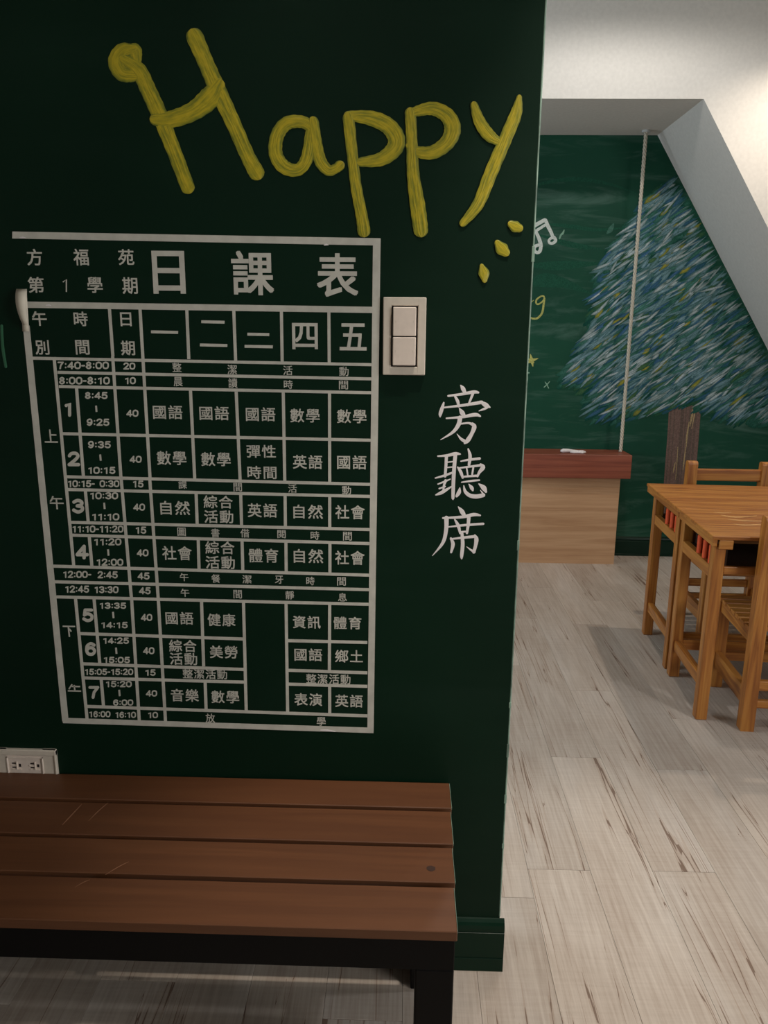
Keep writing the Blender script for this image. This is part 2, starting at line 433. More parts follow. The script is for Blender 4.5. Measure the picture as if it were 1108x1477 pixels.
def lettering(name, txt, cx, cy, wpx, hpx, Y, mat, parent, bold=0.012, clip=None):
    vs, fs, x0, x1, y0, y1 = glyph_mesh(txt, bold)
    c = on_y(cx, cy, Y); sx = (on_y(cx+10, cy, Y)-on_y(cx-10, cy, Y)).x/20; sz = (on_y(cx, cy-10, Y)-on_y(cx, cy+10, Y)).z/20
    kx = wpx*sx/(x1-x0); kz = hpx*sz/(y1-y0)
    V, F = [], []; b = bold*1.0
    kx *= (x1-x0)/(x1-x0+2*b); kz *= (y1-y0)/(y1-y0+2*b)
    for dx, dy in (((b, b), (-b, b), (b, -b), (-b, -b)) if b else ((0, 0),)):      # heavier weight: four shifted copies
        n0 = len(V); lz = len(F)*0.0+0.00003*(n0//max(1, len(vs)))
        V += [(c.x+(x+dx-(x0+x1)/2)*kx, Y-0.0002-(z+0.5)*0.0003-lz, c.z+(y+dy-(y0+y1)/2)*kz) for x, y, z in vs]
        F += [tuple(n0+i for i in f) for f in fs]
    fs = F
    me = bpy.data.meshes.new(name); me.from_pydata(V, [], fs); me.update()
    return link(name, me, mat, parent)

# bold rounded digits drawn from strokes on a 10 x 14 grid (y down)
DG = {'0': [[(5,1.2),(8.6,3.4),(8.6,10.6),(5,12.8),(1.4,10.6),(1.4,3.4),(5,1.2)]], '1': [[(2.4,3.6),(5.6,1.4),(5.6,12.9)]],
      '2': [[(1.4,3.8),(3.2,1.5),(6.8,1.4),(8.5,4.0),(6.6,7.4),(1.4,12.6)], [(1.2,12.7),(9.0,12.7)]], '3': [[(1.6,2.9),(5,1.2),(8.2,3.0),(7.6,5.8),(4.4,6.8)], [(4.4,6.8),(8.4,8.0),(8.4,11.2),(5,12.9),(1.4,11.0)]],
      '4': [[(6.8,12.9),(6.8,1.4)], [(6.8,1.4),(1.0,9.6)], [(1.0,9.8),(9.4,9.8)]], '5': [[(8.4,1.4),(2.6,1.4)], [(2.6,1.4),(1.9,6.8)], [(1.9,6.8),(5.0,5.4),(8.5,7.6),(8.2,11.4),(4.8,12.9),(1.4,11.0)]],
      '6': [[(8.2,2.8),(5.2,1.2),(2.0,3.8),(1.5,8.8)], [(1.5,9.0),(3.0,12.2),(6.8,12.7),(8.7,9.2),(6.6,5.9),(3.2,6.2),(1.5,9.0)]], '7': [[(1.2,1.4),(8.8,1.4)], [(8.8,1.4),(5.2,7.0),(4.2,12.9)]],
      '8': [[(5,1.2),(8.0,3.6),(5,6.6),(2.0,3.6),(5,1.2)], [(5,6.6),(8.6,9.7),(5,12.8),(1.4,9.7),(5,6.6)]], '9': [[(8.5,5.0),(6.8,8.0),(3.2,7.8),(1.4,4.6),(3.6,1.4),(7.2,1.6),(8.5,5.0)], [(8.5,5.2),(8.0,10.2),(4.8,12.8),(1.8,11.2)]],
      ':': [[(2.0,4.2),(2.0,4.4)], [(2.0,10.9),(2.0,11.1)]], '-': [[(1.0,7.6),(4.6,7.6)]]}
DW = {':': 4.0, '-': 5.6, '1': 8.6}
def digits(txt, cx, cy, wpx, hpx, heavy=2.1):
    tot = sum(DW.get(c, 10.0)+1.0 for c in txt)-1.0; kx = wpx/tot; ky = hpx/14.0
    x = cx-wpx/2; bm = bmesh.new(); m = 0
    for c in txt:
        for st in DG[c]:
            P = smooth_path([(a, b) for a, b in st], 4) if len(st) > 3 else st
            stroke_mesh(bm, [(x+a*kx, cy-hpx/2+b*ky, heavy*(kx+ky)/2) for a, b in P], WY, 0.0001+m*0.00001, sub=1, thick=0.0003, across=2); m += 1
        x += (DW.get(c, 10.0)+1.0)*kx
    return paint_obj('lettering', bm, M['vinyl'], TT)

TT = thing('timetable', 'large class timetable of off-white vinyl lines and Chinese characters on the dark green wall', 'timetable', (0, 0, 0))
def strip(name, parent, a, b, ta, tb=None, mat=None, Y=WY, lay=0.0003, vertical=False):
    """straight vinyl strip between two pixel points; ta/tb widths in px"""
    tb = ta if tb is None else tb
    dx, dy = b[0]-a[0], b[1]-a[1]; L = math.hypot(dx, dy); nx, ny = -dy/L, dx/L
    bm = bmesh.new(); q = []
    for p, t, s in ((a, ta, 1), (a, ta, -1), (b, tb, -1), (b, tb, 1)):
        w_ = on_y(p[0]+nx*t/2*s, p[1]+ny*t/2*s, Y); q.append(w_)
    lo = [bm.verts.new((v.x, Y-0.0001, v.z)) for v in q]; hi = [bm.verts.new((v.x, Y-lay-0.0003, v.z)) for v in q]
    bm.faces.new(hi); bm.faces.new(lo[::-1])
    for i in range(4): bm.faces.new((lo[i], lo[(i+1) % 4], hi[(i+1) % 4], hi[i]))
    return bm_obj(name, bm, mat or M['vinyl'], parent)
def pstrip(name, pts, w_, lay):
    for a, b in zip(pts, pts[1:]): strip(name, TT, a, b, w_, lay=lay)
strip('border_strip', TT, (18, 339), (549, 349), 10, 10.5, lay=0.0004)
strip('border_strip', TT, (543.7, 345), (534.5, 1056), 11, 9, lay=0.0005)
strip('border_strip', TT, (91, 1039), (539, 1053.5), 7.5, 7.5, lay=0.0004)
strip('border_strip', TT, (38, 470), (94.5, 1040), 9.5, 9, lay=0.0005)
strip('border_strip', TT, (39, 439.5), (540, 447), 9, 9, lay=0.0003)
HL = [((47, 516.6), (536, 526)), ((83, 537), (536, 546.5)), ((85, 557.5), (536, 566.5)), ((88.7, 625.5), (535, 635)),
      ((95, 687.6), (534, 698.6)), ((97.2, 706), (534, 716)), ((101.7, 753.3), (534, 763.8)), ((103, 771.8), (534, 784)),
      ((77, 816.5), (534, 829.6)), ((79, 839), (533, 850.5)), ((81.4, 860.8), (532, 871.6)), ((112, 913.6), (351, 921.6)), ((415.5, 924), (530, 926.6)),
      ((119.4, 957.4), (352, 965.5)), ((415.5, 966.7), (530, 970.4)), ((120.5, 977.7), (352, 983.8)), ((415.5, 986.7), (530, 990)), ((125.7, 1018.8), (530, 1032.5))]
VL = [((78, 515), (106.5, 816)), ((109, 863), (125.7, 1037)), ((110.5, 559), (120.4, 687)), ((123.2, 707), (127.4, 753)), ((128.8, 773), (132.7, 817)),
      ((135.6, 862), (144, 957)), ((146, 979), (149.5, 1019)), ((157.8, 443), (163, 514)), ((162.6, 514), (174.4, 687)), ((174.6, 687), (189.6, 862)), ((189.8, 862), (201, 1039)),
      ((202, 445), (216.5, 689)), ((216, 689), (228.4, 864)), ((228.4, 864), (238.8, 1040)),
      ((269.5, 446), (272.5, 518)), ((274.8, 562), (281, 691)), ((283, 711), (284.5, 756)), ((286, 776), (287.2, 821)), ((290.7, 866), (293.9, 961)), ((296, 982.5), (297.4, 1023)),
      ((337.3, 447), (340, 521)), ((340.8, 565), (346.5, 693)), ((347.3, 712), (348.6, 759)), ((349.2, 778), (350.4, 825)), ((351.3, 867), (355.3, 1026)),
      ((406, 448), (407.2, 523)), ((408.7, 566), (410.9, 695)), ((411.3, 714), (411.8, 760)), ((412.5, 780), (413, 826)), ((412.7, 869), (415, 1028)),
      ((474.5, 449), (475, 524)), ((475.4, 567), (475.7, 697)), ((475.7, 716), (475.7, 762)), ((476, 782), (476, 828)), ((475.7, 870), (475.2, 967)), ((475.6, 988), (475.7, 1030))]
for a, b in HL: strip('grid_line', TT, a, b, 4.3, lay=0.0002)
for a, b in VL: strip('grid_line', TT, a, b, 4.4, lay=0.00025)

def T(txt, cx, cy, w_, h_, bold=0.011): return lettering('lettering', txt, cx, cy, w_, h_, WY, M['vinyl'], TT, bold)
def D(txt, cx, cy, w_, h_=10.0, bold=0.035): return digits(txt, cx, cy, w_, h_, 3.1 if bold > .04 else (1.3 if bold < .01 else 2.8))
for a in (('方', 50, 371, 22, 24), ('福', 117, 371, 22, 24), ('苑', 182, 371, 23, 23), ('第', 52, 411, 23, 23), ('學', 137, 411, 22, 23), ('期', 187.5, 412, 22, 24)): T(*a, 0.012)
D('1', 94, 411.5, 12, 21, 0.004)
for a in (('日', 243.5, 393, 47, 62), ('課', 364.5, 394, 61, 64), ('表', 487, 397, 60, 63)): T(*a, 0.016)
for a in (('午', 57, 459.5, 21, 21), ('別', 61, 501, 20, 21), ('時', 116.5, 460, 20, 21), ('間', 119, 501, 20, 21), ('日', 181.7, 460.6, 16, 20), ('期', 184.7, 502, 20, 21), ('四', 440, 485, 37, 38), ('五', 509.5, 486, 39, 39)): T(*a, 0.014)
for a, b in (((218, 478.6), (257, 479.5)), ((290.5, 464), (324, 464.8)), ((288.5, 497.5), (328, 498.4)), ((357, 482), (388.5, 482.6)), ((353, 499.5), (393.5, 500.2))): strip('numeral_stroke', TT, a, b, 4.2, lay=0.0002)
for a in (('7:40-8:00', 120, 527, 74, 10.6), ('20', 186.5, 528, 17), ('8:00-8:10', 121.6, 549, 73.5, 10.6), ('10', 187.7, 549, 16),
          ('1', 98.5, 590, 13, 21, .05), ('8:45', 138.7, 570.4, 33), ('9:25', 141.3, 609, 33), ('40', 191, 596, 17), ('2', 106.4, 662, 17, 20, .05), ('9:35', 143.3, 641.3, 33), ('10:15', 146.4, 678.4, 40), ('40', 195.7, 662.4, 17),
          ('10:15-', 117, 697.6, 39), ('0:30', 158, 697.6, 28), ('15', 199, 698, 16), ('3', 112.5, 730, 17, 20, .05), ('10:30', 149.8, 715, 41), ('11:10', 152, 745.4, 40), ('40', 200.8, 731.4, 16.5),
          ('11:10-11:20', 140.9, 763, 74), ('15', 203, 764.6, 16), ('4', 118.3, 796, 17, 20, .05), ('11:20', 155, 781.5, 40), ('12:00', 158.2, 810.9, 39), ('40', 205.8, 797.3, 16.5),
          ('12:00-', 111, 828.5, 41), ('2:45', 155.3, 829, 29), ('45', 207.2, 830.7, 17), ('12:45', 111, 849.7, 35), ('13:30', 153.3, 850.4, 35), ('45', 209, 852, 16.5),
          ('5', 126.7, 887.3, 16, 18.5, .05), ('13:35', 162.5, 873.5, 39, 8.8), ('14:15', 164.8, 901.5, 39, 8.8), ('40', 211.5, 890.5, 16), ('6', 130.6, 936, 16, 18.5, .05), ('14:25', 167, 924, 38, 8.8), ('15:05', 168.2, 951.8, 38.5, 8.8), ('40', 214.6, 938.5, 16),
          ('15:05-15:20', 157, 969, 70, 9), ('15', 216.7, 970, 15.5, 9), ('7', 135.5, 998.4, 15, 17.5, .05), ('15:20', 171, 986.6, 38, 8.8), ('6:00', 177.6, 1013.2, 29, 8.6), ('40', 218.6, 1000, 16, 9),
          ('16:00', 143.7, 1030, 31, 8.8), ('16:10', 181, 1031, 30, 8.8), ('10', 220.3, 1031.3, 15, 8.8)): D(*a)
for x, y in ((139, 589.6), (145, 660), (150.7, 729.6), (156.3, 796.9), (163.5, 887), (167.8, 938.5), (172.4, 999.5)): strip('dash_stroke', TT, (x-.4, y-4.5), (x+.4, y+4.5), 2.6, lay=0.0002)
for a in (('整', 255.3, 530, 13, 13), ('潔', 335, 533, 13.5, 13.5), ('活', 415.3, 534.3, 13.5, 13.5), ('動', 496.2, 535.7, 13.5, 13.5),
          ('晨', 257, 550.5, 13, 13.5), ('讀', 336, 552.5, 13, 14), ('時', 416, 554.5, 13, 12.5), ('間', 495.6, 555.4, 13, 12.5),
          ('課', 263.5, 699, 12, 12), ('間', 343, 702.6, 12, 12), ('活', 422, 704.6, 12.5, 12), ('動', 500, 707, 13, 12),
          ('圖', 262, 766.9, 12, 12), ('書', 310.7, 768.7, 12, 12.5), ('借', 353.4, 769, 13, 12.5), ('閱', 406.2, 770.4, 12, 11.5), ('時', 454.5, 772.3, 12.5, 12), ('間', 501.3, 773.3, 12.5, 12.5),
          ('午', 265.8, 832.3, 12.5, 11.5), ('餐', 311.4, 834.4, 12.5, 12), ('潔', 356.3, 835.4, 13, 12), ('牙', 402.6, 836, 12, 11.5), ('時', 447.9, 837.9, 12, 12), ('間', 492.7, 838.6, 12.5, 12),
          ('午', 267, 854.9, 12.5, 11.5), ('間', 342.9, 857, 12, 12), ('靜', 418, 858.3, 12.5, 12), ('息', 494, 861.2, 12.5, 12), ('放', 303.4, 1035.7, 13.5, 13), ('學', 463.5, 1040.3, 13, 12.5)): T(*a, 0.006)
for a in (('國語', 242, 594.5), ('國語', 309, 596), ('國語', 376, 597.5), ('數學', 440, 599.4), ('數學', 507.5, 600.5),
          ('數學', 247.7, 660.7), ('數學', 311.5, 662.4), ('英語', 443.8, 666.3), ('國語', 507.7, 666.8),
          ('自然', 252.6, 732.6), ('英語', 378.6, 736.2), ('自然', 444.5, 738), ('社會', 505, 738.7),
          ('社會', 255.5, 797.8), ('體育', 380.2, 801.3), ('自然', 445, 802), ('社會', 504.7, 804.5)): T(a[0], a[1], a[2], 42.5, 20)
for a in (('彈性', 376.9, 651), ('時間', 378, 681.4), ('綜合', 314.7, 724), ('活動', 315.6, 745.3), ('綜合', 317.2, 789.9), ('活動', 317.8, 811.3)): T(a[0], a[1], a[2], 42, 18.5, .012)
for a in (('國語', 258.9, 891.6), ('健康', 319.6, 894), ('資訊', 442.5, 897.3), ('體育', 501.4, 898.5), ('美勞', 322.6, 940.4), ('國語', 444.8, 944.3), ('鄉土', 503.5, 946.5),
          ('音樂', 266.6, 1002.8), ('數學', 325, 1005.2), ('表演', 444.7, 1008.9), ('英語', 503.6, 1011)): T(a[0], a[1], a[2], 40, 18)
for a in (('綜合', 263.7, 931.6), ('活動', 264.8, 950.3)): T(a[0], a[1], a[2], 39.5, 17.5, .012)
T('整潔活動', 295.6, 972.3, 64, 13.5, 0.008); T('整潔活動', 473.6, 979.4, 64, 14, 0.008)
T('上', 73.5, 629, 19, 19); T('午', 81.9, 725, 20, 19)
for a, b in (((90.5, 903.2), (108.5, 903.6)), ((98.6, 903.5), (100.3, 918.5)), ((100, 907), (103, 911))): strip('character_stroke', TT, a, b, 1.9, lay=0.0002)
for a, b in (((98, 996.3), (117, 996.8)), ((107, 988), (108.2, 996.5)), ((103.5, 990), (115.5, 990.2)), ((104, 987), (99.5, 994))): strip('character_stroke', TT, a, b, 1.9, lay=0.0002)

# peeled end of the left border strip, curling off the wall
def surf_strip(name, mat, parent, rows):
    bm = bmesh.new(); g = [[bm.verts.new(p) for p in r] for r in rows]
    for r0, r1 in zip(g, g[1:]):
        for a, b, c, d in zip(r0, r0[1:], r1[1:], r1): bm.faces.new((a, b, c, d))
    me = bpy.data.meshes.new(name); bm.to_mesh(me); bm.free()
    for p in me.polygons: p.use_smooth = True
    o = link(name, me, mat, parent)
    s = o.modifiers.new('s', 'SOLIDIFY'); s.thickness = 0.0004
    return o
rows = []
for i in range(15):                       # up along the wall, over the bend, down in front
    t = i/14
    if t < 0.5:
        u = t/0.5; px, py, out = 37-3*u-1*u*u, 478-58*u, 0.0025+0.0035*u; wd = 9+0.5*u
    else:
        u = (t-0.5)/0.5; px, py, out = 31-4*math.sin(u*2.2)+9*u*u, 417+52*u-3*math.sin(u*3.14), 0.006+0.012*math.sin(min(1, u*1.15)*math.pi*0.8); wd = 15-8*u*u
    p0 = on_y(px-wd/2, py, WY-out); p1 = on_y(px+wd/2, py, WY-out)
    rows.append([(p0.x, WY-out, p0.z), ((p0.x+p1.x)/2, WY-out-0.001, p0.z), (p1.x, WY-out+0.001, p1.z)])
surf_strip('peeled_flap', M['vinyl_back'], TT, rows)['label'] = 'cream underside of the strip end curled off the wall'
bm = bmesh.new()
stroke_mesh(bm, [(36, 338, 2), (39, 368, 3.5), (38, 402, 2)], WY, 0.0001, thick=0.0001)
paint_obj('strip_trace', bm, M['green_trim'], TT)
for a, b in (((67, 440.5), (74, 441)), ((29, 343), (38, 343.5)), ((463, 1053), (484, 1055)), ((468, 338+15.5), (474, 353.6))):
    bm = bmesh.new(); stroke_mesh(bm, [(a[0], a[1], 1.6), ((a[0]+b[0])/2, (a[1]+b[1])/2-0.6, 2.6), (b[0], b[1], 0.8)], WY, 0.0009, thick=0.0006)
    paint_obj('curled_edge', bm, M['vinyl_bright'], TT)

# --- vertical brush-style characters: flat cut vinyl (traced strokes)
SG = thing('seat_sign', 'column of three white brush-style characters on the dark green wall under the light switch', 'wall lettering')
def K(x, y): return (600+x/5.271, 540+y/5.271)
KS = {
 'character_top': [[(340,83,8),(358,108,32),(374,142,22)], [(246,164,16),(350,150,20),(440,134,26),(474,138,16)], [(298,168,16),(318,205,24),(325,245,14)],
   [(432,150,20),(412,200,16),(395,238,10)], [(212,215,12),(200,255,26),(186,300,26),(184,322,10)], [(200,254,12),(350,236,20),(500,212,26)],
   [(488,206,14),(530,232,36),(562,250,12)], [(556,246,12),(520,262,18),(480,278,6)], [(332,260,10),(352,292,36),(370,322,20)], [(232,334,12),(350,324,20),(450,306,28),(488,318,14)],
   [(335,330,34),(325,380,32),(280,440,22),(188,497,5)], [(340,376,12),(400,370,16),(436,384,24)], [(430,372,14),(444,398,34),(425,450,28),(395,500,34),(372,522,18)], [(380,512,26),(345,492,20),(312,452,4)]],
 'character_middle': [[(168,622,12),(240,616,20),(300,603,26),(336,606,12)], [(232,625,24),(228,700,22),(222,775,20)], [(300,610,28),(292,700,28),(286,800,28),(282,930,24),(282,950,10)],
   [(238,668,10),(290,662,10)], [(238,708,10),(290,703,10)], [(148,788,10),(220,768,18),(290,742,14)], [(168,834,10),(225,812,14),(262,796,8)], [(178,868,12),(222,852,12)], [(226,808,22),(212,850,16),(210,893,18)],
   [(152,916,10),(200,896,26),(278,848,8)], [(398,568,12),(412,620,26),(404,688,20)], [(342,660,10),(410,648,18),(484,640,20)], [(318,706,12),(340,740,24),(356,785,18)], [(330,712,12),(420,700,16),(500,690,20)],
   [(492,684,16),(510,706,34),(482,745,22),(468,776,14)], [(386,712,12),(394,765,12)], [(436,710,14),(428,760,14)], [(355,778,14),(470,770,18)], [(348,820,10),(420,810,16),(482,804,12)],
   [(334,862,8),(328,895,30),(310,925,20)], [(364,846,8),(375,890,24),(410,920,30),(460,928,32),(512,918,30)], [(518,922,16),(505,900,12),(490,880,4)], [(402,834,6),(424,862,28),(432,882,14)], [(478,832,8),(515,862,38),(532,892,18)]],
 'character_bottom': [[(322,1006,6),(350,1042,34),(372,1080,22)], [(206,1092,14),(350,1084,22),(440,1066,26),(488,1072,14)], [(232,1092,34),(230,1180,30),(205,1280,24),(126,1378,5)],
   [(245,1160,10),(370,1146,18),(512,1136,18)], [(296,1104,12),(322,1150,26),(336,1208,14)], [(402,1090,28),(398,1140,24),(388,1206,18)], [(336,1198,14),(392,1194,14)],
   [(264,1252,12),(350,1242,18),(450,1232,22)], [(266,1246,16),(282,1290,28),(268,1352,16)], [(350,1205,22),(356,1290,28),(348,1380,24),(348,1404,6)], [(448,1224,16),(460,1252,32),(454,1300,26),(440,1350,24)], [(444,1350,20),(415,1332,14),(386,1310,4)]]}
for nm, sts in KS.items():
    bm = bmesh.new()
    for i, st in enumerate(sts):
        stroke_mesh(bm, [(*K(x, y), ww/5.271) for x, y, ww in st], WY, 0.0002+i*0.00001, sub=5, thick=0.00025, across=2)
    paint_obj('character', bm, M['vinyl_bright'], SG)

# --- painted greeting
HP = thing('painted_greeting', 'yellow hand-painted word Happy across the top of the dark green wall', 'painted word')
LETTERS = [
 [[(180,76,10),(193,72,20),(197,82,16),(196,98,12)], [(192,70,12),(177,73,22),(168,88,24),(176,105,24),(190,108,22)], [(180,86,16),(200,101,22),(214,130,23),(230,165,23),(250,215,21),(271,270,20)],
  [(281,53,25),(296,88,23),(312,125,24),(334,172,22),(356,222,21),(370,249,23)], [(226,172,20),(248,172,25),(280,160,28),(304,140,32),(314,124,22)]],
 [[(449,184,16),(436,176,18),(414,178,20),(400,196,20),(398,222,20),(410,241,20),(430,245,18),(443,228,18),(449,192,17)], [(452,176,16),(456,205,17),(462,232,18),(474,246,16),(485,243,14),(490,239,15)]],
 [[(521,234,14),(549,230,20),(568,216,24),(572,200,25),(560,182,24),(536,171,22),(503,167,14)], [(503,170,17),(508,220,16),(514,270,16),(522,312,17),(525,333,19)]],
 [[(590,211,10),(602,219,16),(624,220,20),(645,206,22),(653,186,24),(645,167,22),(625,157,20),(604,160,16),(592,164,12)], [(592,163,16),(594,200,16),(596,250,18),(603,300,22),(607,332,21)]],
 [[(684,152,11),(692,176,17),(706,196,18),(722,206,10)], [(749,141,8),(744,165,17),(728,203,19),(708,250,19),(690,294,17),(668,322,11)]]]
ly = 0.0002
for L in LETTERS:
    bm = bmesh.new()
    for st in L:
        stroke_mesh(bm, st, WY, ly, sub=9, thick=0.0007, across=6, wob=0.03); ly += 0.00012
    paint_obj('letter', bm, M['yellow'], HP)
for st in ([(738,324,12),(743,327,17),(748,329,13)], [(718,351,10),(724,359,19),(729,364,13)], [(695,384,7),(698,394,16),(699,404,8)]):
    bm = bmesh.new(); stroke_mesh(bm, st, WY, ly, sub=5, thick=0.0008, across=6); paint_obj('dot', bm, M['yellow'], HP)
# green painted stroke at the left
bm = bmesh.new(); stroke_mesh(bm, [(2.5, 470, 4), (4, 500, 4.5), (8.5, 529, 4)], WY, 0.0002, thick=0.0006)
GS = paint_obj('painted_stroke', bm, plain('mid_green_paint', (48, 104, 74), .5), None)
tag(GS, 'short curved mid-green brush stroke on the wall left of the timetable', 'brush stroke')

# ------------------------------------------------------------------ switch and socket
SW = thing('light_switch', 'ivory double light switch plate mounted right of the timetable', 'light switch', (-0.0035, WY, 1.3335))
prof_w, prof_h = 0.038, 0.0675
bm = bmesh.new()
add_box(bm, -0.038, 0.038, -0.007, 0, -0.0675, -0.0530, 0.0012); add_box(bm, -0.038, 0.038, -0.007, 0, 0.0530, 0.0675, 0.0012)
add_box(bm, -0.038, -0.0235, -0.0072, 0, -0.0675, 0.0675, 0.0012); add_box(bm, 0.0235, 0.038, -0.0072, 0, -0.0675, 0.0675, 0.0012)
bm_obj('plate', bm, M['plastic_plate'], SW)
box('recess', M['slot'], SW, -0.024, 0.024, -0.0015, 0.0, -0.0535, 0.0535)
for z0, z1 in ((0.0008, 0.0505), (-0.0505, -0.0008)):
    bm = bmesh.new()
    add_box(bm, -0.0205, 0.0205, -0.0125, -0.001, z0, z1, 0.0012)
    rk = bm_obj('rocker', bm, M['plastic'], SW)
    zc = (z0+z1)/2
    for sx in (-0.0155, 0.0155):
        b2 = bmesh.new(); add_box(b2, sx-0.0007, sx+0.0007, -0.0127, -0.012, zc-0.0018, zc+0.0018); bm_obj('mark', b2, M['plastic_plate'], rk)
SO = thing('wall_socket', 'ivory twin wall socket partly hidden behind the slatted bench, below the timetable', 'socket', (-0.771, WY, 0.4575))
hw, hh = 0.066, 0.0435
bm = bmesh.new()
add_box(bm, -hw, hw, -0.009, 0, hh-0.013, hh, 0.0015); add_box(bm, -hw, hw, -0.009, 0, -hh, -hh+0.013, 0.0015)
add_box(bm, -hw, -hw+0.004, -0.0092, 0, -hh, hh, 0.001); add_box(bm, hw-0.004, hw, -0.0092, 0, -hh, hh, 0.001)
add_box(bm, -hw+0.003, -0.038, -0.0065, 0, -hh, hh); add_box(bm, 0.038, hw-0.003, -0.0065, 0, -hh, hh)
bm_obj('plate', bm, M['plastic_plate'], SO)
fr = bmesh.new()
add_box(fr, -0.038, 0.038, -0.0085, 0, 0.024, 0.0265, 0.0005); add_box(fr, -0.038, 0.038, -0.0085, 0, -0.0265, -0.024, 0.0005)
add_box(fr, -0.038, -0.0355, -0.0085, 0, -0.0265, 0.0265, 0.0005); add_box(fr, 0.0355, 0.038, -0.0085, 0, -0.0265, 0.0265, 0.0005)
add_box(fr, -0.0355, 0.0355, -0.0055, 0, -0.024, 0.024); add_box(fr, -0.038, 0.038, -0.0064, 0, 0.0265, 0.031); add_box(fr, -0.038, 0.038, -0.0064, 0, -0.031, -0.0265)
bm_obj('socket_frame', fr, M['plastic'], SO)
for cx_ in (-0.019, 0.019):
    b = bmesh.new()
    add_box(b, cx_-0.009, cx_-0.001, -0.0058, -0.004, 0.0095, 0.0125); add_box(b, cx_-0.009, cx_-0.001, -0.0058, -0.004, 0.0005, 0.0032)
    add_box(b, cx_+0.0045, cx_+0.0095, -0.0058, -0.004, 0.003, 0.010, 0.0004)
    bm_obj('pin_slots', b, M['slot'], SO)
    b = bmesh.new(); add_box(b, cx_+0.0005, cx_+0.0025, -0.008, -0.004, -0.002, 0.0155); add_box(b, cx_-0.009, cx_+0.0105, -0.0078, -0.004, -0.0035, -0.0018); add_box(b, cx_-0.0105, cx_+0.0, -0.0078, -0.004, 0.0055, 0.0075)
    bm_obj('socket_rib', b, M['plastic'], SO)

# ------------------------------------------------------------------ slatted bench against the wall
BX = 0.10; BL = 1.30
BN = thing('slatted_bench', 'low bench with four brown slats and black metal frame against the green wall', 'bench', (0, 0, 0))
ZT = 0.4475
for i, (y0, y1, xe) in enumerate(((1.0045, 1.1015, .0925), (1.113, 1.2025, .0955), (1.2125, 1.309, .0985), (1.320, 1.405, .1015))):
    box('slat', M['slat'], BN, xe-BL, xe, y0, y1, ZT-0.018, ZT, 0.0012)
fr = bmesh.new()
ZF = ZT-0.018
add_box(fr, BX-0.008-BL, 0.0895, 1.0085, 1.0285, 0.372, ZF-0.0002, 0.001); add_box(fr, BX-0.008-BL, 0.0895, 1.38, 1.40, 0.372, ZF-0.0002, 0.001)
add_box(fr, 0.0695, 0.0895, 1.0285, 1.38, 0.372, ZF-0.0002); add_box(fr, BX-BL-0.008, BX-BL+0.012, 1.0285, 1.38, 0.372, ZF-0.0002)
add_box(fr, -0.52, -0.49, 1.0285, 1.38, 0.40, ZF-0.0002)
bm_obj('frame', fr, M['black_metal'], BN)
for xa in (0.0295, BX-BL-0.008):
    for ya in (1.0085, 1.345):
        box('leg', M['black_metal'], BN, xa, xa+0.06, ya, ya+0.055, 0.0, 0.372, 0.002)
pale = M['bead']
bm = bmesh.new()
for (y0, y1, xe) in ((1.0045, 1.1015, .0925), (1.113, 1.2025, .0955), (1.2125, 1.309, .0985), (1.320, 1.405, .1015)):
    add_box(bm, xe, xe+0.0007, y0+.001, y1-.001, ZT-0.004, ZT-0.0003)
bm_obj('worn_edge', bm, pale, BN)

def on_z(px, py, z):
    d = ray(px, py); return CO + d*((z-CO.z)/d.z)
def flat_mark(name, pts, z, mat, parent, thick=0.0003, local=None):
    """thin mark lying on a horizontal surface; pts (px, py, width px)"""
    P = smooth_path(pts, 4); bm = bmesh.new(); rows = []
    for i, p in enumerate(P):
        a, b = P[max(0, i-1)], P[min(len(P)-1, i+1)]; dx, dy = b[0]-a[0], b[1]-a[1]; L = math.hypot(dx, dy) or 1
        r = []
        for s_ in (-.5, .5):
            q = on_z(p[0]-dy/L*p[2]*s_, p[1]+dx/L*p[2]*s_, z); q = Vector((q.x, q.y, z+thick))
            r.append(bm.verts.new(local @ q if local else q))
        rows.append(r)
    for r0, r1 in zip(rows, rows[1:]): bm.faces.new((r0[0], r0[1], r1[1], r1[0]))
    for f in bm.faces:
        f.normal_update()
        if f.normal.z < 0: f.normal_flip()
    me = bpy.data.meshes.new(name); bm.to_mesh(me); bm.free(); return link(name, me, mat, parent)
stain, scuff = plain('slat_stain', (52, 30, 20), .6), plain('slat_scuff', (138, 96, 70), .6)
flat_mark('stain', [(615.5, 1252, 3), (619, 1252.5, 7), (623, 1253, 8), (628, 1253, 4)], ZT, stain, BN)
for pts in ([(90, 1190, 1), (104, 1175, 1.6), (118, 1160, .8)], [(128, 1184, .6), (142, 1170, 1.2), (156, 1158, .6)], [(108, 1280, .5), (120, 1273, 1.1), (130, 1269, .5)], [(152, 1262, .5), (170, 1251, 1.1), (186, 1243, .5)]):
    flat_mark('scratch', pts, ZT, scuff, BN)

# ------------------------------------------------------------------ wood-fronted plinth bench with rope, in the recess
PB = thing('boxed_bench', 'light wood boxed bench with thick red-brown top against the far green wall', 'bench', (0, 0, 0))
